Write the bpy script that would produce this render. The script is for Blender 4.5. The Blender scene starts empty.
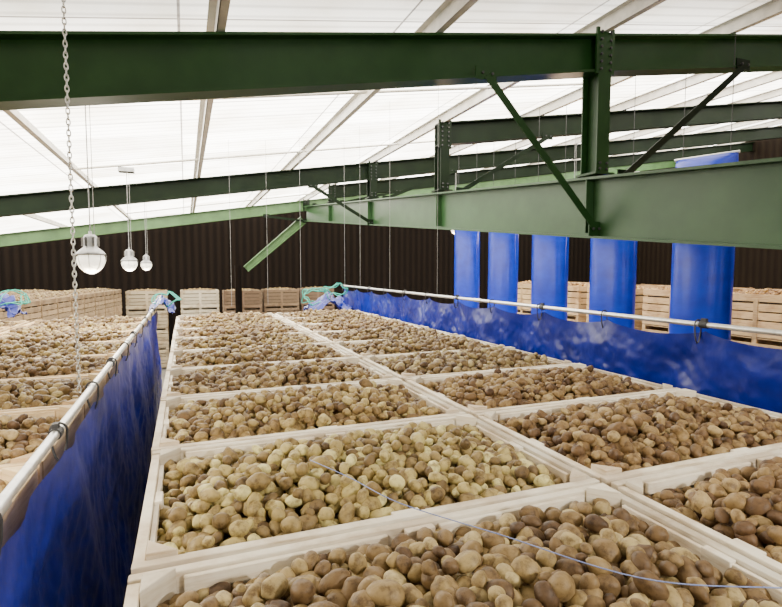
import bpy, bmesh, math, random
import numpy as np
from mathutils import Vector, Matrix, Euler, noise
random.seed(7); rng=np.random.default_rng(7)
CZ=4.9
S=bpy.context.scene
COL=S.collection

# ---------------------------------------------------------------- materials
def mat(name):
    m=bpy.data.materials.new(name); m.use_nodes=True
    nt=m.node_tree; b=nt.nodes['Principled BSDF']
    return m,nt,b
def N(nt,t,**k):
    n=nt.nodes.new(t)
    for a,v in k.items(): setattr(n,a,v)
    return n
def ramp(nt,stops):
    r=N(nt,'ShaderNodeValToRGB'); e=r.color_ramp.elements
    e[0].position=stops[0][0]; e[0].color=(*stops[0][1],1)
    e[1].position=stops[-1][0]; e[1].color=(*stops[-1][1],1)
    for p,c in stops[1:-1]:
        x=e.new(p); x.color=(*c,1)
    return r
def noise_n(nt,scale,detail=4,mapscale=None,rough=.5):
    tc=N(nt,'ShaderNodeTexCoord'); mp=N(nt,'ShaderNodeMapping')
    if mapscale: mp.inputs['Scale'].default_value=mapscale
    n=N(nt,'ShaderNodeTexNoise'); n.inputs['Scale'].default_value=scale; n.inputs['Detail'].default_value=detail
    n.inputs['Roughness'].default_value=rough
    nt.links.new(tc.outputs['Object'],mp.inputs['Vector']); nt.links.new(mp.outputs['Vector'],n.inputs['Vector'])
    return n
def bump(nt,b,src,strength,dist=.01):
    bp=N(nt,'ShaderNodeBump'); bp.inputs['Strength'].default_value=strength; bp.inputs['Distance'].default_value=dist
    nt.links.new(src,bp.inputs['Height']); nt.links.new(bp.outputs['Normal'],b.inputs['Normal'])
def simple(name,c1,c2,scale=6,rough=.5,metal=0,bs=.1,mapscale=None,bd=.01,spec=.5):
    m,nt,b=mat(name)
    n=noise_n(nt,scale,4,mapscale)
    r=ramp(nt,[(.35,c1),(.65,c2)])
    nt.links.new(n.outputs['Fac'],r.inputs['Fac']); nt.links.new(r.outputs['Color'],b.inputs['Base Color'])
    b.inputs['Roughness'].default_value=rough; b.inputs['Metallic'].default_value=metal
    b.inputs['Specular IOR Level'].default_value=spec
    if bs: bump(nt,b,n.outputs['Fac'],bs,bd)
    return m
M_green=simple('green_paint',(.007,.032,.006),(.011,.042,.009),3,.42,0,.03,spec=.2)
M_girder=simple('girder_lit_green',(.015,.05,.014),(.023,.066,.02),3,.42,0,.03,spec=.3)  # lamplight on the girder web put into a lighter green
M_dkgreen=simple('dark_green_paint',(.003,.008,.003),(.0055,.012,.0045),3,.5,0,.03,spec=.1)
M_litgreen=simple('lit_green_paint',(.04,.10,.028),(.06,.14,.04),3,.5,0,.03)  # lighter green: the far rafter's lit look put into the colour
M_galv=simple('galvanised_steel',(.55,.55,.54),(.7,.7,.68),20,.35,.85,.05)
M_purlin=simple('purlin_steel',(.52,.5,.45),(.66,.63,.57),6,.5,.1,.02)
M_dark=simple('dark_rubber',(.02,.02,.022),(.04,.04,.045),10,.6,0,.05)
M_rope=simple('green_rope_fibre',(.02,.3,.22),(.03,.42,.33),40,.7,0,.3)
M_cord=simple('wire_sheath',(.2,.2,.2),(.35,.35,.35),20,.5,0,0)
M_string=simple('blue_twine_fibre',(.15,.2,.45),(.25,.32,.6),60,.6,0,.1)
M_floor=simple('concrete_floor',(.1,.09,.08),(.16,.15,.13),1.5,.85,0,.2)
M_lamp=simple('lamp_housing_aluminium',(.2,.2,.2),(.32,.32,.32),9,.35,.8,.02)

def wood(name,c1,c2,c3):
    m,nt,b=mat(name)
    n=noise_n(nt,3.5,8,(1.0,1.0,11),.66)
    n2=noise_n(nt,2.6,5)
    r=ramp(nt,[(.3,c1),(.5,c2),(.68,c3)])
    nt.links.new(n.outputs['Fac'],r.inputs['Fac'])
    geo=N(nt,'ShaderNodeNewGeometry')
    mr=N(nt,'ShaderNodeMapRange'); mr.inputs['To Min'].default_value=.7; mr.inputs['To Max'].default_value=1.06
    nt.links.new(geo.outputs['Random Per Island'],mr.inputs['Value'])
    r2=ramp(nt,[(.38,(.5,.39,.28)),(.52,(1,1,1))])
    nt.links.new(n2.outputs['Fac'],r2.inputs['Fac'])
    mx=N(nt,'ShaderNodeMix',data_type='RGBA',blend_type='MULTIPLY'); mx.inputs[0].default_value=.6
    nt.links.new(r.outputs['Color'],mx.inputs[6]); nt.links.new(r2.outputs['Color'],mx.inputs[7])
    vm=N(nt,'ShaderNodeVectorMath',operation='SCALE')
    nt.links.new(mx.outputs[2],vm.inputs[0]); nt.links.new(mr.outputs['Result'],vm.inputs['Scale'])
    oi=N(nt,'ShaderNodeObjectInfo'); mm=N(nt,'ShaderNodeMix',data_type='RGBA',blend_type='MULTIPLY'); mm.inputs[0].default_value=1
    nt.links.new(vm.outputs[0],mm.inputs[6]); nt.links.new(oi.outputs['Color'],mm.inputs[7])
    nt.links.new(mm.outputs[2],b.inputs['Base Color'])
    b.inputs['Roughness'].default_value=.75
    bump(nt,b,n.outputs['Fac'],.5,.005)
    return m
M_wood=wood('crate_whitewood',(.6,.48,.32),(.9,.82,.66),(.96,.91,.79))

def potato_mat():
    m,nt,b=mat('potato_skin')
    geo=N(nt,'ShaderNodeNewGeometry')
    r=ramp(nt,[(0,(.10,.06,.03)),(.2,(.18,.118,.055)),(.5,(.27,.195,.09)),(.8,(.37,.29,.135)),(1,(.54,.47,.25))])
    nt.links.new(geo.outputs['Random Per Island'],r.inputs['Fac'])
    n=noise_n(nt,24,6,None,.7)
    r2=ramp(nt,[(.36,(.38,.3,.23)),(.5,(.94,.9,.83)),(.68,(1.2,1.17,1.08))])
    nt.links.new(n.outputs['Fac'],r2.inputs['Fac'])
    mx=N(nt,'ShaderNodeMix',data_type='RGBA',blend_type='MULTIPLY'); mx.inputs[0].default_value=.95
    nt.links.new(r.outputs['Color'],mx.inputs[6]); nt.links.new(r2.outputs['Color'],mx.inputs[7])
    oi=N(nt,'ShaderNodeObjectInfo'); mm=N(nt,'ShaderNodeMix',data_type='RGBA',blend_type='MULTIPLY'); mm.inputs[0].default_value=1
    nt.links.new(mx.outputs[2],mm.inputs[6]); nt.links.new(oi.outputs['Color'],mm.inputs[7])
    nt.links.new(mm.outputs[2],b.inputs['Base Color'])
    b.inputs['Roughness'].default_value=.55
    b.inputs['Specular IOR Level'].default_value=.35
    n3=noise_n(nt,110,4)
    bump(nt,b,n3.outputs['Fac'],.4,.003)
    return m
M_pot=potato_mat()
M_soil=simple('potato_fill',(.03,.02,.01),(.06,.04,.02),12,.9,0,.4)

def tarp(name,c1,c2,trans=0.0,rough=.2,bs=.8,bsc=9,spec=.5):
    m,nt,b=mat(name)
    n=noise_n(nt,2.5,5,(1,1,1.5),.6)
    r=ramp(nt,[(.3,c1),(.7,c2)])
    nt.links.new(n.outputs['Fac'],r.inputs['Fac']); nt.links.new(r.outputs['Color'],b.inputs['Base Color'])
    b.inputs['Roughness'].default_value=rough
    b.inputs['Specular IOR Level'].default_value=spec
    n2=noise_n(nt,bsc,3,(1,1,.6),.5)
    bump(nt,b,n2.outputs['Fac'],bs,.04)
    if trans:
        out=nt.nodes['Material Output']
        tr=N(nt,'ShaderNodeBsdfTranslucent'); nt.links.new(r.outputs['Color'],tr.inputs['Color'])
        ms=N(nt,'ShaderNodeMixShader'); ms.inputs[0].default_value=trans
        nt.links.new(b.outputs[0],ms.inputs[1]); nt.links.new(tr.outputs[0],ms.inputs[2]); nt.links.new(ms.outputs[0],out.inputs['Surface'])
    return m
M_tarp=tarp('blue_tarpaulin',(.0015,.006,.14),(.002,.012,.27),.04,.3,.22,6,.3)
M_duct=tarp('blue_polythene',(.001,.022,.45),(.002,.045,.65),.2,.28,.1,2,.8)

def roof_mat():
    m,nt,b=mat('glowing_roof_sheet')
    tc=N(nt,'ShaderNodeTexCoord')
    w=N(nt,'ShaderNodeTexWave',bands_direction='Y'); w.inputs['Scale'].default_value=1.3
    nt.links.new(tc.outputs['Object'],w.inputs['Vector'])
    br=N(nt,'ShaderNodeTexBrick'); br.offset=0
    mp=N(nt,'ShaderNodeMapping'); nt.links.new(tc.outputs['Object'],mp.inputs['Vector'])
    br.inputs['Scale'].default_value=1; br.inputs['Brick Width'].default_value=2.57; br.inputs['Row Height'].default_value=1.02
    br.inputs['Mortar Size'].default_value=.016
    br.inputs['Color1'].default_value=(1,.97,.89,1); br.inputs['Color2'].default_value=(.7,.66,.58,1); br.inputs['Mortar'].default_value=(.22,.2,.18,1)
    nt.links.new(mp.outputs['Vector'],br.inputs['Vector'])
    n=noise_n(nt,.9,3); r=ramp(nt,[(.3,(.78,.74,.67)),(.6,(1,1,1))]); nt.links.new(n.outputs['Fac'],r.inputs['Fac'])
    mx=N(nt,'ShaderNodeMix',data_type='RGBA',blend_type='MULTIPLY'); mx.inputs[0].default_value=1
    nt.links.new(br.outputs['Color'],mx.inputs[6]); nt.links.new(r.outputs['Color'],mx.inputs[7])
    r3=ramp(nt,[(0,(.74,.74,.74)),(.35,(1,1,1))]); nt.links.new(w.outputs['Fac'],r3.inputs['Fac'])
    m2=N(nt,'ShaderNodeMix',data_type='RGBA',blend_type='MULTIPLY'); m2.inputs[0].default_value=1
    nt.links.new(mx.outputs[2],m2.inputs[6]); nt.links.new(r3.outputs['Color'],m2.inputs[7])
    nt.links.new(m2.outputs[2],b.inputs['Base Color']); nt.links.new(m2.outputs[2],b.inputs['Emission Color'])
    # added glow stands in for roof brightness, graded stronger beyond the first frame
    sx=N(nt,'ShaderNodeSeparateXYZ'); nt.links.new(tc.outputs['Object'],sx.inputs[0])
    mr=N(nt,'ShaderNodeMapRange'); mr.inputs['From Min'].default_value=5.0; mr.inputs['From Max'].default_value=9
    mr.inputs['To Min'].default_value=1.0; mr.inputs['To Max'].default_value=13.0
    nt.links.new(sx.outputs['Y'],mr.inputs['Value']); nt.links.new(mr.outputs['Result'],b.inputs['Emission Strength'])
    b.inputs['Roughness'].default_value=.6
    bump(nt,b,w.outputs['Fac'],.5,.02)
    return m
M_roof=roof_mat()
def clad(name,c1,c2,axis='X'):
    m,nt,b=mat(name)
    tc=N(nt,'ShaderNodeTexCoord')
    w=N(nt,'ShaderNodeTexWave',bands_direction=axis); w.inputs['Scale'].default_value=.8
    nt.links.new(tc.outputs['Object'],w.inputs['Vector'])
    r=ramp(nt,[(.2,c1),(.8,c2)]); nt.links.new(w.outputs['Fac'],r.inputs['Fac']); nt.links.new(r.outputs['Color'],b.inputs['Base Color'])
    b.inputs['Roughness'].default_value=.8; b.inputs['Specular IOR Level'].default_value=.05
    bump(nt,b,w.outputs['Fac'],.4,.03)
    return m
M_wallX=clad('brown_cladding_x',(.005,.0035,.0027),(.009,.0062,.0045),'X')
M_wallY=clad('brown_cladding_y',(.006,.0036,.0023),(.009,.006,.0036),'Y')
def emis(name,c,s):
    m,nt,b=mat(name); n=noise_n(nt,30,2); r=ramp(nt,[(.3,tuple(x*.8 for x in c)),(.7,c)])
    nt.links.new(n.outputs['Fac'],r.inputs['Fac']); nt.links.new(r.outputs['Color'],b.inputs['Emission Color'])
    b.inputs['Emission Strength'].default_value=s; b.inputs['Base Color'].default_value=(*c,1); return m
M_globe=emis('lamp_glass',(1,.95,.8),2.2)

# ---------------------------------------------------------------- mesh builder
class MB:
    def __init__(s): s.v=[];s.f=[];s.m=[];s.mats=[];s.sm=[]
    def mi(s,m):
        if m not in s.mats: s.mats.append(m)
        return s.mats.index(m)
    def add(s,vs,fs,m,smooth=False):
        o=len(s.v); s.v+=[tuple(v) for v in vs]; k=s.mi(m)
        for f in fs: s.f.append([i+o for i in f]); s.m.append(k); s.sm.append(smooth)
    def hexa(s,A,B,m):
        s.add(list(A)+list(B),[(3,2,1,0),(4,5,6,7),(0,1,5,4),(1,2,6,5),(2,3,7,6),(3,0,4,7)],m)
    def box(s,c,d,m,M=None):
        x,y,z=d[0]/2,d[1]/2,d[2]/2
        P=[Vector(p) for p in((-x,-y,-z),(x,-y,-z),(x,y,-z),(-x,y,-z),(-x,-y,z),(x,-y,z),(x,y,z),(-x,y,z))]
        if M is not None: P=[M@p for p in P]
        P=[p+Vector(c) for p in P]
        s.hexa(P[:4],P[4:],m)
    def cyl(s,p0,p1,r0,m,r1=None,n=12,caps=True):
        r1=r0 if r1 is None else r1
        p0=Vector(p0);p1=Vector(p1);d=(p1-p0).normalized()
        a=d.orthogonal().normalized();b=d.cross(a)
        vs=[];fs=[]
        for p,r in((p0,r0),(p1,r1)):
            for i in range(n):
                t=2*math.pi*i/n; vs.append(p+a*math.cos(t)*r+b*math.sin(t)*r)
        for i in range(n): fs.append((i,(i+1)%n,n+(i+1)%n,n+i))
        s.add(vs,fs,m,True)
        if caps: s.add(vs,[tuple(range(n))[::-1],tuple(range(n,2*n))],m)
    def tube(s,pts,r,m,n=6):
        pts=[Vector(p) for p in pts]; vs=[];fs=[]
        a=None
        for i,p in enumerate(pts):
            d=(pts[min(i+1,len(pts)-1)]-pts[max(i-1,0)]).normalized()
            if a is None: a=d.orthogonal().normalized()
            a=(a-d*a.dot(d)).normalized(); b=d.cross(a)
            for k in range(n):
                t=2*math.pi*k/n; vs.append(p+a*math.cos(t)*r+b*math.sin(t)*r)
        for i in range(len(pts)-1):
            for k in range(n): fs.append((i*n+k,i*n+(k+1)%n,(i+1)*n+(k+1)%n,(i+1)*n+k))
        s.add(vs,fs,m,True)
    def lathe(s,c,prof,m,n=24):
        vs=[];fs=[];c=Vector(c)
        for r,z in prof:
            for k in range(n):
                t=2*math.pi*k/n; vs.append(c+Vector((r*math.cos(t),r*math.sin(t),z)))
        for i in range(len(prof)-1):
            for k in range(n): fs.append((i*n+k,i*n+(k+1)%n,(i+1)*n+(k+1)%n,(i+1)*n+k))
        s.add(vs,fs,m,True)
    def ibeam(s,p0,p1,d0,d1,w,m,tf=.03,tw=.02,side=None):
        p0=Vector(p0);p1=Vector(p1);d=(p1-p0).normalized()
        sd=Vector(side).normalized() if side else d.cross(Vector((0,0,1))).normalized()
        up=Vector((0,0,1)) if abs(d.z)<.6 else sd.cross(d).normalized()
        def sec(p,x0,x1,z0,z1): return [p+sd*x0+up*z0,p+sd*x1+up*z0,p+sd*x1+up*z1,p+sd*x0+up*z1]
        h=w/2
        s.hexa(sec(p0,-h,h,-tf,0),sec(p1,-h,h,-tf,0),m)
        s.hexa(sec(p0,-h,h,-d0,-d0+tf),sec(p1,-h,h,-d1,-d1+tf),m)
        s.hexa(sec(p0,-tw/2,tw/2,-d0+tf,-tf),sec(p1,-tw/2,tw/2,-d1+tf,-tf),m)
    def obj(s,name,parent=None,loc=(0,0,0)):
        me=bpy.data.meshes.new(name); me.from_pydata(s.v,[],s.f)
        for m in s.mats: me.materials.append(m)
        me.polygons.foreach_set('material_index',s.m); me.polygons.foreach_set('use_smooth',s.sm)
        me.update()
        bm=bmesh.new(); bm.from_mesh(me); bmesh.ops.recalc_face_normals(bm,faces=bm.faces[:]); bm.to_mesh(me); bm.free()
        o=bpy.data.objects.new(name,me); COL.objects.link(o); o.location=loc
        if parent: o.parent=parent
        return o
def W(x,y,z): return Vector((x,y,z+CZ))

# ---------------------------------------------------------------- room shell
XL,XR,YB,YF=-12.0,30.0,-6.0,30.5
def zr(x): return 2.43+.156*x          # rafter top (relative)
def zroof(x): return zr(x)+.2
b=MB(); b.box(((XL+XR)/2,12.25,-.1),(XR-XL+.6,37.1,.2),M_floor); b.obj('floor')
b=MB()
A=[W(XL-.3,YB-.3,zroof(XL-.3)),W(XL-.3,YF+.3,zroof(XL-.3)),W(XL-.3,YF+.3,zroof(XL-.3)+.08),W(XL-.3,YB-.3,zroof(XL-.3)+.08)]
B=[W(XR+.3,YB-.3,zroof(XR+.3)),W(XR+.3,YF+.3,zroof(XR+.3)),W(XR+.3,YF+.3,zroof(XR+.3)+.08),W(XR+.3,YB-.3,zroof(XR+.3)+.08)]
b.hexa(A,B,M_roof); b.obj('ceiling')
def gable(name,y):
    b=MB(); A=[Vector((XL,y-.05,0)),Vector((XR,y-.05,0)),W(XR,y-.05,zroof(XR)),W(XL,y-.05,zroof(XL))]
    b.hexa(A,[p+Vector((0,.1,0)) for p in A],M_wallX); b.obj(name)
gable('wall_front',YF+.05); gable('wall_back',YB-.05)
for nm,x in(('wall_left',XL-.05),('wall_right',XR+.05)):
    b=MB(); h=CZ+zroof(x); b.box((x,12.25,h/2),(.1,36.5,h),M_wallY); b.obj(nm)

# ---------------------------------------------------------------- purlins
for x in np.arange(-9.91,29.5,2.57):
    b=MB(); z=zr(x)
    b.box(W(x,12.2,z+.1),(.012,36.2,.19),M_purlin)
    b.box(W(x+.04,12.2,z+.012),(.09,36.2,.014),M_purlin)
    b.box(W(x-.04,12.2,z+.19),(.09,36.2,.012),M_purlin)
    b.obj('roof_purlin')
b=MB()
for y in (8.6,13.4,19,23.5):
    for x0 in (-2.2,.37,2.94,5.5): b.cyl(W(x0,y,zr(x0)+.1),W(x0+2.57,y,zr(x0+2.57)+.1),.025,M_purlin)
b.obj('purlin_sag_bars')

# ---------------------------------------------------------------- rafters, posts, girder
BX=5.5
def zg(y): return .78+.09*y
frames=[(6.0,True),(10.8,False),(15.6,True),(20.4,False),(25.2,True),(-1.5,False)]
def bolts(b,c,nx,nz,dx,dz,m,ax='y'):
    for i in range(nx):
        for j in range(nz):
            p=Vector(c)+Vector((0,0,(j-(nz-1)/2)*dz))+(Vector(((i-(nx-1)/2)*dx,0,0)))
            b.cyl(p,p+Vector((0,-.025,0)),.018,m,n=6)
for y,full in frames:
    b=MB(); m=M_litgreen if y>24 else (M_green if y<7 else M_dkgreen)
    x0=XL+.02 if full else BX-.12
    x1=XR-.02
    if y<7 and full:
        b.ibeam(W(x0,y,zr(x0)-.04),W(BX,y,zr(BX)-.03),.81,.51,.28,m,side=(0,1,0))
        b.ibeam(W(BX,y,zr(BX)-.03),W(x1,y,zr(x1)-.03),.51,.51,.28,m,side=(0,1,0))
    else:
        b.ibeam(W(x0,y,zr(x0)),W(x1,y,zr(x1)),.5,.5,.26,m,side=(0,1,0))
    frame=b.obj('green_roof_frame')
    b=MB(); zt=zr(BX)-.02; zb=zg(y)
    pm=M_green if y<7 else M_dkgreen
    w=.22
    b.box(W(BX,y-.09-.06,(zt+zb)/2),(w,.02,zt-zb),pm)
    b.box(W(BX,y+.15,(zt+zb)/2),(w,.02,zt-zb),pm)
    b.box(W(BX,y,(zt+zb)/2),(.02,.3,zt-zb),pm)
    b.box(W(BX,y-.01,zb+.015),(.34,.4,.03),pm)
    b.box(W(BX-.13,y-.15,zt-.26),(.05,.03,.62),pm); b.box(W(BX+.13,y-.15,zt-.26),(.05,.03,.62),pm)
    bolts(b,W(BX,y-.165,zt-.26),2,6,.16,.1,M_dark)
    bolts(b,W(BX,y-.165,zb+.12),2,2,.12,.08,M_dark)
    b.obj('post',frame)
    for sx,(xa,za),(xb,zb2) in((-1,(BX-1.9,zr(BX-1.9)-.58),(BX-.1,zb-.76)),(1,(BX+2.8,zr(BX+2.8)-.55),(BX+.4,zb+.0))):
        if y<0 or (sx<0 and not full): continue
        b=MB(); p0=W(xa,y-.17,za+.02); p1=W(xb,y-.17,zb2)
        d=(p1-p0); L=d.length; ang=math.atan2(d.z,d.x); R=Matrix.Rotation(-ang,4,'Y')
        c=(p0+p1)/2
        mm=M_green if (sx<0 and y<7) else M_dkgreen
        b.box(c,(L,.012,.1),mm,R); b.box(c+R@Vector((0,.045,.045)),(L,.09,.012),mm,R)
        b.box(p0+Vector((0,.03,.03)),(.3,.02,.16),mm); b.box(p1+Vector((0,.03,0)),(.2,.02,.2),mm)
        bolts(b,p0+Vector((0,0,.02)),2,1,.14,.1,M_dark); bolts(b,p1,2,1,.1,.1,M_dark)
        b.obj('knee_brace_%s'%('a' if sx<0 else 'b'),frame)
b=MB()
b.ibeam(W(BX,YB+.05,zg(YB+.05)),W(BX,25.0,zg(25.0)-.05),.95,.72,.3,M_girder,tf=.035,side=(1,0,0))
for y in(6,10.8,15.6,20.4):
    for sx in(-1,1): b.box(W(BX+sx*.075,y,zg(y)-.43),(.13,.016,.82-.01*y),M_girder)
b.obj('green_valley_girder')
b=MB()
b.ibeam(W(5.25,25.3,2.5),W(2.55,25.3,.1),.4,.32,.26,M_litgreen,side=(0,1,0))
b.obj('green_haunch_brace')
b=MB(); b.ibeam(Vector((2.45,25.3,0)),W(2.45,25.3,.15),.3,.3,.26,M_wallX,side=(0,1,0)); b.obj('steel_column')
for y in (6,15.6,25.2):
    b=MB(); hh=CZ+zr(XL)-.6
    b.box(Vector((XL+.25,y,hh/2)),(.4,.03,hh),M_dkgreen); b.box(Vector((XL+.45,y,hh/2)),(.03,.26,hh),M_dkgreen); b.box(Vector((XL+.05,y,hh/2)),(.03,.26,hh),M_dkgreen); b.obj('steel_column')

# ---------------------------------------------------------------- crates
CW,CD,CH=1.808,1.096,1.0
def crate_stack(tiers=4):
    b=MB(); rr=random.Random(3)
    for t in range(tiers):
        z0=t*CH
        top=(t==tiers-1)
        for x in(-CW/2+.06,0,CW/2-.06): b.box((x,0,z0+.045),(.1,CD,.09),M_wood)
        b.box((0,0,z0+.1),(CW-.02,CD-.02,.02),M_wood)
        nb=5; bh=(CH-.12)/nb
        for i in range(nb):
            zc=z0+.115+bh*(i+.5); hh=bh-.026
            last=(i==nb-1)
            th=.03 if not last else .036
            if last: zc=z0+CH-hh/2-.003
            for sy in(-1,1): b.box((rr.uniform(-.004,.004),sy*(CD/2-th/2),zc),(CW-.01,th,hh),M_wood)
            for sx in(-1,1): b.box((sx*(CW/2-th/2-.002),0,zc-.007),(th,CD-2*th-.008,hh),M_wood)
        for sx in(-1,1):
            for sy in(-1,1):
                x=sx*(CW/2-.044);y=sy*(CD/2-.044)
                k=.09
                P=[(x+sx*.003,y+sy*.003),(x-sx*k,y+sy*.003),(x+sx*.003,y-sy*k)]
                zb,zt=z0+.11,z0+CH+(.014 if top else -.01)
                vs=[(p[0],p[1],zb) for p in P]+[(p[0],p[1],zt) for p in P]
                b.add(vs,[(0,1,2),(3,4,5),(0,1,4,3),(1,2,5,4),(2,0,3,5)],M_wood)
        for sy in(-1,1):
            b.box((.02,sy*(CD/2-.054),z0+.55),(.11,.03,.885),M_wood)
            b.box((0,sy*(CD/2+.001),z0+.5),(.1,.014,.8),M_wood)
            for sx in(-1,1): b.box((sx*CW*.235,sy*(CD/2-.049),z0+CH-.038),(CW*.36,.018,.05),M_wood)
        for sx in(-1,1):
            b.box((sx*(CW/2-.054),0,z0+.55),(.03,.1,.87),M_wood)
            b.box((sx*(CW/2-.049),0,z0+CH-.048),(.018,CD*.72,.045),M_wood)
    return b
st=crate_stack().obj('crate_master'); stack_mesh=st.data; stack_mesh.name='crate_stack_mesh'
bpy.data.objects.remove(st)
bm=bmesh.new(); bm.from_mesh(stack_mesh)
bmesh.ops.bevel(bm,geom=[e for e in bm.edges if min(v.co.z for v in e.verts)>2.9],offset=.0025,segments=1,affect='EDGES')
bm.to_mesh(stack_mesh); bm.free()

def ico(sub):
    bm=bmesh.new(); bmesh.ops.create_icosphere(bm,subdivisions=sub,radius=1)
    v=np.array([x.co[:] for x in bm.verts]); f=np.array([[q.index for q in p.verts] for p in bm.faces]); bm.free(); return v,f
def potato_shapes(sub,n,rs):
    v,f=ico(sub); out=[]
    for i in range(n):
        a=v.copy()
        off=Vector((i*7.3,i*3.1,rs))
        k=np.array([1+.17*noise.noise(Vector(p)*1.0+off)+.07*noise.noise(Vector(p)*2.2+off) for p in v])
        a=a*k[:,None]
        a[:,2]+=.12*(a[:,0]**2)*rng.uniform(-1,1); a[:,1]+=.12*(a[:,0]**2)*rng.uniform(-1,1)
        out.append(a)
    return out,f
def pile(seed,sub,name,size=1.0):
    r=np.random.default_rng(seed)
    NS=14
    shp,f=potato_shapes(sub,NS,seed)
    L,Wd=CW-.125,CD-.125
    sp=.070*size
    pts=[]
    for lay in(0,1,2):
        ny=int(Wd/(sp*.87)); nx=int(L/sp)
        for j in range(ny+1):
            for i in range(nx+1):
                x=-L/2+(i+(.5 if (j+lay)%2 else 0))*sp; y=-Wd/2+j*sp*.87+(lay%2)*sp*.4
                if lay==2 and r.random()>.36: continue
                x+=r.normal()*.014; y+=r.normal()*.014
                mg=.036
                x=max(-L/2+mg-.03,min(L/2-mg+.03,x)); y=max(-Wd/2+mg-.03,min(Wd/2-mg+.03,y))
                u=abs(2*x/L);w=abs(2*y/Wd)
                h=-.075+.10*(1-u**3)*(1-w**2.2)+.025*noise.noise(Vector((x*3,y*3,seed)))
                if lay==1: h-=.04
                if lay==2:
                    if u>.93 or w>.9: continue
                    h+=.032
                pts.append((x,y,h+r.normal()*.009))
    V=[];F=[];o=0
    for p in pts:
        a=shp[r.integers(NS)]
        s=np.clip(r.normal(1,.2),.58,1.5)*size
        sc=np.array([r.uniform(.034,.048),r.uniform(.029,.037),r.uniform(.027,.034)])*s
        R=np.array(Euler((r.normal()*.5,r.normal()*.45,r.uniform(0,6.28))).to_matrix())
        V.append((a*sc)@R.T+np.array(p)); F.append(f+o); o+=len(a)
    V=np.concatenate(V);F=np.concatenate(F)
    nv,nf=len(V),len(F)
    hx,hy=L/2,Wd/2
    sl=np.array([(-hx,-hy,-.8),(hx,-hy,-.8),(hx,hy,-.8),(-hx,hy,-.8),(-hx,-hy,-.13),(hx,-hy,-.13),(hx,hy,-.13),(-hx,hy,-.13)])
    sf=np.array([(0,2,1),(0,3,2),(4,5,6),(4,6,7),(0,1,5),(0,5,4),(1,2,6),(1,6,5),(2,3,7),(2,7,6),(3,0,4),(3,4,7)])+nv
    V=np.concatenate([V,sl]);F=np.concatenate([F,sf])
    me=bpy.data.meshes.new(name)
    me.vertices.add(len(V)); me.vertices.foreach_set('co',V.ravel())
    me.loops.add(len(F)*3); me.loops.foreach_set('vertex_index',F.ravel().astype(np.int32))
    me.polygons.add(len(F)); me.polygons.foreach_set('loop_start',np.arange(0,len(F)*3,3,dtype=np.int32))
    me.update(calc_edges=True)
    me.materials.append(M_pot); me.materials.append(M_soil)
    mi=np.zeros(len(F),dtype=np.int32); mi[nf:]=1; me.polygons.foreach_set('material_index',mi)
    sm=np.ones(len(F),dtype=bool); sm[nf:]=False; me.polygons.foreach_set('use_smooth',sm)
    me.validate(); me.update()
    return me
HI=[pile(1,3,'potatoes_a',.88),pile(2,3,'potatoes_b',.78),pile(3,3,'potatoes_c',.80)]
LO=[pile(11,2,'potatoes_d',.85),pile(12,2,'potatoes_e',.85)]
VL=[pile(21,1,'potatoes_f')]
def crate(x,y,rot=0,zs=1,me=None,tint=(1,1,1),wt=(1,1,1),flip=False):
    o=bpy.data.objects.new('potato_crate_stack',stack_mesh); COL.objects.link(o)
    o.location=(x,y,0); o.rotation_euler=(0,0,rot+random.uniform(-.005,.005)); o.scale=(1,1,zs); o.color=(*wt,1)
    if me:
        p=bpy.data.objects.new('potatoes',me); COL.objects.link(p); p.parent=o
        p.location=(0,0,4*CH); p.rotation_euler=(0,0,math.pi if flip else 0); p.color=(*tint,1)
    return o
PY=1.12
cols=[(-.19+.915,'A'),(1.65+.915,'B'),(-.635-.92,'L'),(-2.5-.92,'M')]
Y0=1.68
for cx,c in cols:
    for k in range(-3,8):
        yc=Y0+PY*(k+.5)
        if c in'AB': me=HI[(k+3+(c=='B'))%3] if k<=2 else LO[k%2]
        else: me=LO[k%2]
        if k==-1 and c=='A': me=HI[0]
        if k==0 and c=='A': me=HI[1]
        v=random.uniform(.8,.95); tint=(v,v*random.uniform(.93,1.0),v*random.uniform(.85,1))
        if c=='A' and k==0: tint=(1.22,1.32,1.15)  # yellow-olive potatoes, with a sunlit lift put into the tint
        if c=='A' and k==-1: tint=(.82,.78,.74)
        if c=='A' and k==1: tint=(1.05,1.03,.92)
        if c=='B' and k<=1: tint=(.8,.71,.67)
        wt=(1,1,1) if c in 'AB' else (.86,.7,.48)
        g=random.uniform(.93,1.03)
        wt=tuple(q*g for q in wt)
        crate(cx+random.uniform(-.005,.005),yc,0,1,me,tint,wt,flip=(k%2==0))
for i in range(9):
    y=17.2+i*1.16; x=-5.35+(y-17)*.17
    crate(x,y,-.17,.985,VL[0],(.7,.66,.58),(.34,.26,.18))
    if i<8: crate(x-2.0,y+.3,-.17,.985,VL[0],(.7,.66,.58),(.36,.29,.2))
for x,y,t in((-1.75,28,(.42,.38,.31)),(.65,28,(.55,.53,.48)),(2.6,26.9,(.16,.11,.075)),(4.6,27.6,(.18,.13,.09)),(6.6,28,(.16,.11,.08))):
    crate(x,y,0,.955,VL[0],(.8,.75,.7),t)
for i in range(7):
    y=3.4+i*2.15
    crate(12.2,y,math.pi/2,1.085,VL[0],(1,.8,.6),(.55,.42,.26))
    crate(14.6,y+1.1,math.pi/2,1.085,None,(1,.8,.6),(.4,.28,.16))

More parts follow.
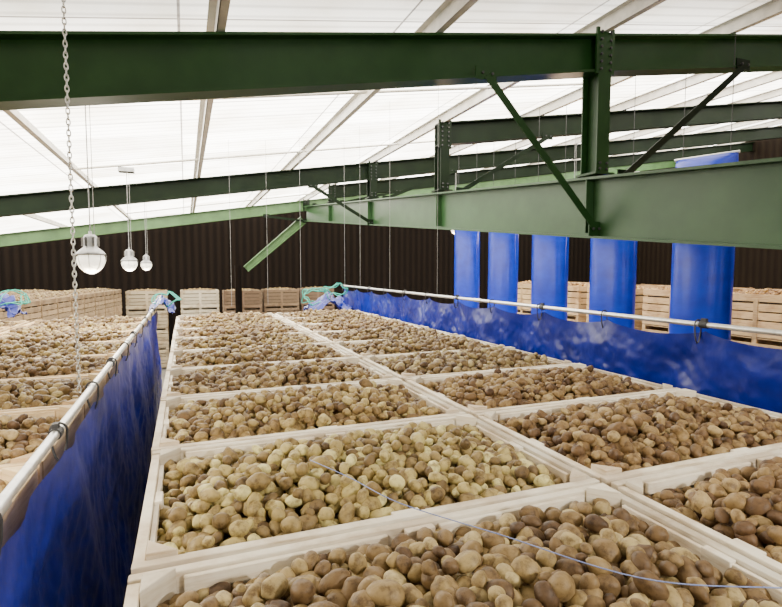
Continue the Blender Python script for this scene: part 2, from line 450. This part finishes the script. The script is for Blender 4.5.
# ---------------------------------------------------------------- curtains
def curtain(name,x0,ya,yb,ztop,zbot,tie,sag,amp,nz=80,step=.025,lean=0,mat_=M_tarp,seed=0):
    ny=int((yb-ya)/step); V=[];F=[]
    for i in range(ny+1):
        y=ya+(yb-ya)*i/ny
        ph=(y-ya)/tie*math.pi
        zt=ztop-sag*abs(math.sin(ph))**.8
        for j in range(nz+1):
            t=j/nz; z=zt+(zbot-zt)*t
            n1=noise.noise(Vector((y*1.1,z*.8,seed)))
            n2=noise.noise(Vector((y*3.2+z*1.2,z*1.4-y*.4,seed+5)))
            n3=abs(noise.noise(Vector((y*5-z*3,z*3.5,seed+9))))
            n4=abs(noise.noise(Vector((y*10+z*8,z*8-y*3,seed+19))))
            env=min(1,t*6+.3)
            fold=.6*math.sin(ph*2+n1*2)*math.exp(-t*4)
            x=x0+lean*t+env*amp*(n1*1.3+n2*.5-n3*.45-n4*.2)+amp*.6*fold
            V.append(W(x,y,z))
    for i in range(ny):
        for j in range(nz):
            a=i*(nz+1)+j; F.append((a,a+1,a+nz+2,a+nz+1))
    b=MB(); b.add(V,F,mat_,True); return b
curtain('r',3.62,-2,12.3,-.47,-2.2,.95,.06,.055,seed=2).obj('blue_tarpaulin_curtain')
curtain('l',-.565,-2,11.6,-.84,-3.6,.95,.05,.06,seed=31,lean=.15,nz=110).obj('blue_tarpaulin_curtain')
def crumple(name,c,sx,sy,sz,seed):
    n=40;V=[];F=[]
    for i in range(n+1):
        for j in range(n+1):
            u=i/n-.5;v=j/n-.5
            nn=noise.noise(Vector((u*5,v*5,seed))); n2=noise.noise(Vector((u*11,v*11,seed+3)))
            V.append(Vector(c)+Vector((u*sx+.08*nn,v*sy+.1*n2+.06*nn,sz*(.5-abs(u))*1.2-abs(v)*sz*.6+.12*nn+.06*n2)))
    for i in range(n):
        for j in range(n): a=i*(n+1)+j; F.append((a,a+1,a+n+2,a+n+1))
    b=MB(); b.add(V,F,M_tarp,True); return b.obj(name)
crumple('folded_blue_tarpaulin',W(3.0,11.5,-.85),1.0,1.0,.5,4)
crumple('folded_blue_tarpaulin',W(-.45,11.3,-.75),.45,1.2,.4,14)
crumple('folded_blue_tarpaulin',W(-3.2,11.6,-.75),.6,.8,.5,24)

def pipe(x,z,ya,yb,ztie,r=.024):
    b=MB(); b.cyl(W(x,ya,z),W(x,yb,z),r,M_galv,n=16)
    y=ya+.95
    i=0
    while y<yb:
        if i%2==0:
            b.cyl(W(x,y-.03,z),W(x,y+.03,z),r+.007,M_dark,n=12)
            b.box(W(x+.0,y,z+.035),(.025,.04,.025),M_dark)
        pts=[W(x+(.034)*math.cos(t),y+.05,z+.034*math.sin(t)-(.0 if math.sin(t)>0 else (z-ztie)*abs(math.sin(t)))) for t in np.linspace(0,2*math.pi,16)]
        b.tube(pts,.006,M_dark); y+=.95;i+=1
    for yy in (ya+3.9,ya+8):
        b.cyl(W(x,yy-.09,z),W(x,yy+.09,z),r+.006,M_galv,n=16)
    return b
pipe(3.6,-.42,-2,12.5,-.53,.02).obj('galvanised_curtain_rail')
pipe(-.57,-.755,-2,11.7,-.87,.021).obj('galvanised_curtain_rail')

def chain(x,y,zb,zt,pitch=.034,r=.004):
    b=MB(); n=int((zt-zb)/pitch)
    for i in range(n):
        c=W(x,y,zb+(i+.5)*pitch); R=Matrix.Rotation(math.pi/2*(i%2)+.3,3,'Z'); pts=[]
        for k in range(13):
            t=2*math.pi*k/12; pts.append(c+R@Vector((.0105*math.cos(t),0,.023*math.sin(t))))
        b.tube(pts,r,M_galv,5)
    return b
chain(-.66,3.85,-.80,zr(-.66)+.1).obj('suspension_chain')
b=MB()
for x,y in((3.6,9.2),(3.6,11.0),(3.6,12.2),(3.6,7.2)):
    b.cyl(W(x,y,-.4),W(x,y,zr(x)+.1),.003,M_cord,n=6)
for x,y in((.9,11.5),(1.7,11.8),(2.4,11.6)):
    b.cyl(W(x,y,-.8),W(x,y,zr(x)+.1),.003,M_cord,n=6)
b.obj('suspension_wires')
def rope(seed,c,n=3,R=.28):
    r=random.Random(seed); b=MB()
    for s in range(n):
        pts=[]; ph=r.uniform(0,6)
        for k in range(40):
            t=k/39*2*math.pi*1.3
            pts.append(W(c[0]+R*(1+.2*s)*math.cos(t+ph)*.9+.05*math.sin(3*t),c[1]+.25*math.sin(t*.8+s),c[2]+R*.7*math.sin(t+ph)*.8+.04*math.cos(4*t)))
        b.tube(pts,.011,M_rope,6)
    return b.obj('green_rope')
rope(1,(2.7,11.4,-.62)); rope(2,(-.35,11.2,-.6),2,.2); rope(3,(3.3,11.9,-.5),2,.22); rope(6,(-3.0,11.6,-.55),2,.2)
pts=[]
P=[(.467,2.11,-.80),(.56,1.85,-.79),(.655,1.58,-.79),(.863,1.295,-.80),(1.077,.974,-.8),(1.34,.79,-.78),(1.7,.6,-.76)]
for i in range(len(P)-1):
    for k in range(8):
        t=k/8; a=Vector(P[i]);c=Vector(P[i+1]); q0=Vector(P[max(i-1,0)]); q3=Vector(P[min(i+2,len(P)-1)])
        q=.5*((2*a)+(-q0+c)*t+(2*q0-5*a+4*c-q3)*t*t+(-q0+3*a-3*c+q3)*t**3); pts.append(W(*q))
b=MB(); b.tube(pts,.0018,M_string,6); b.obj('blue_twine')

# ---------------------------------------------------------------- air ducts (flattened polythene sleeves)
for i in range(5):
    y=6.2+i*1.95; x=8.0
    b=MB(); V=[];F=[];n=64;nz=60
    z0=0;z1=CZ+1.84
    ang=.35; ca,sa=math.cos(ang),math.sin(ang)
    for j in range(nz+1):
        z=z0+(z1-z0)*j/nz
        g=1-.85*max(0,(z-(z1-.5))/.5)**2   # sleeve pinched flat at its hanging bar
        for k in range(n):
            t=2*math.pi*k/n; rr=(1+.02*noise.noise(Vector((math.cos(t)*1.5,math.sin(t)*1.5,z*.5+i*9))))
            ct,sn=math.cos(t),math.sin(t)
            lx=.2*g*rr*math.copysign(abs(ct)**.85,ct); ly=.46*rr*math.copysign(abs(sn)**.85,sn)
            V.append((x+lx*ca-ly*sa,y+lx*sa+ly*ca,z))
    for j in range(nz):
        for k in range(n): F.append((j*n+k,j*n+(k+1)%n,(j+1)*n+(k+1)%n,(j+1)*n+k))
    F.append(tuple(range(nz*n,nz*n+n)))
    b.add(V,F,M_duct,True)
    d=Vector((-sa,ca,0))
    b.cyl(Vector((x,y,z1))-d*.48,Vector((x,y,z1))+d*.48,.022,M_galv)
    for s in(-.35,.35):
        p=Vector((x,y,z1))+d*s; b.cyl(p,(p.x,p.y,CZ+zr(p.x)+.1),.006,M_dark,n=6)
    b.obj('blue_air_duct')

# ---------------------------------------------------------------- lamps
def plight(name,p,e,c,r=.2,parent=None):
    l=bpy.data.lights.new(name,'POINT'); l.energy=e; l.color=c; l.shadow_soft_size=r
    o=bpy.data.objects.new(name,l); COL.objects.link(o); o.location=p
    if parent: o.parent=parent
    return o
WARM=(1,.9,.72)
def lamp(x,y,z,e,col=WARM):
    b=MB(); c=W(x,y,z)
    b.lathe(c,[(0,-.19),(.08,-.175),(.14,-.12),(.175,-.04),(.17,.03),(.14,.07)],M_globe,28)
    b.lathe(c,[(.14,.07),(.185,.05),(.19,.065),(.15,.11),(.1,.15),(.085,.17),(.085,.3),(.06,.33),(.02,.34),(.02,.38),(0,.38)],M_lamp,28)
    for k in range(6):
        t=k*math.pi/3; b.box(c+Vector((.095*math.cos(t),.095*math.sin(t),.235)),(.03,.012,.12),M_lamp,Matrix.Rotation(t,3,'Z'))
    for k in range(4):
        t=k*math.pi/4
        b.tube([c+Vector((math.cos(t)*.19*math.cos(a),math.sin(t)*.19*math.cos(a),.05-.25*math.sin(a))) for a in np.linspace(0,math.pi,14)],.004,M_lamp,5)
    zt=CZ+zr(x)+.15
    b.cyl(c+Vector((0,0,.37)),Vector((x,y,zt)),.008,M_cord,n=6)
    b.cyl(c+Vector((.05,0,.32)),Vector((x+.05,y,zt)),.005,M_cord,n=6)
    b.box(Vector((x,y,zt-.02)),(.34,.3,.1),M_lamp)
    o=b.obj('pendant_warehouse_lamp')
    plight('lamp_light',c+Vector((0,0,-.27)),e,col,.13,o)
    return o
for x,y in((-1.2,-4),(-1.2,2.1),(-1.2,8.2),(-1.26,14.2),(-1.25,20)): lamp(x,y,.13,120)
lamp(3.0,-2.5,1.4,1000,(1,.94,.84))  # added lamp out of view, for sheen on the ducts and fill up front
for x,y in((10.3,5),(10.3,12),(10.3,19)): lamp(x,y,1.6,380,(1,.7,.42))  # warm lamps added behind the ducts to make them glow

w=bpy.data.worlds.new('World'); S.world=w; w.use_nodes=True
w.node_tree.nodes['Background'].inputs[0].default_value=(.6,.7,.8,1); w.node_tree.nodes['Background'].inputs[1].default_value=.3
cd=bpy.data.cameras.new('Camera'); cd.lens=24; cd.sensor_width=36; cd.clip_end=200; cd.clip_start=.02
co=bpy.data.objects.new('Camera',cd); COL.objects.link(co); co.location=(0,0,CZ)
co.rotation_euler=(math.radians(90-3.84),0,math.radians(-21.5)); S.camera=co
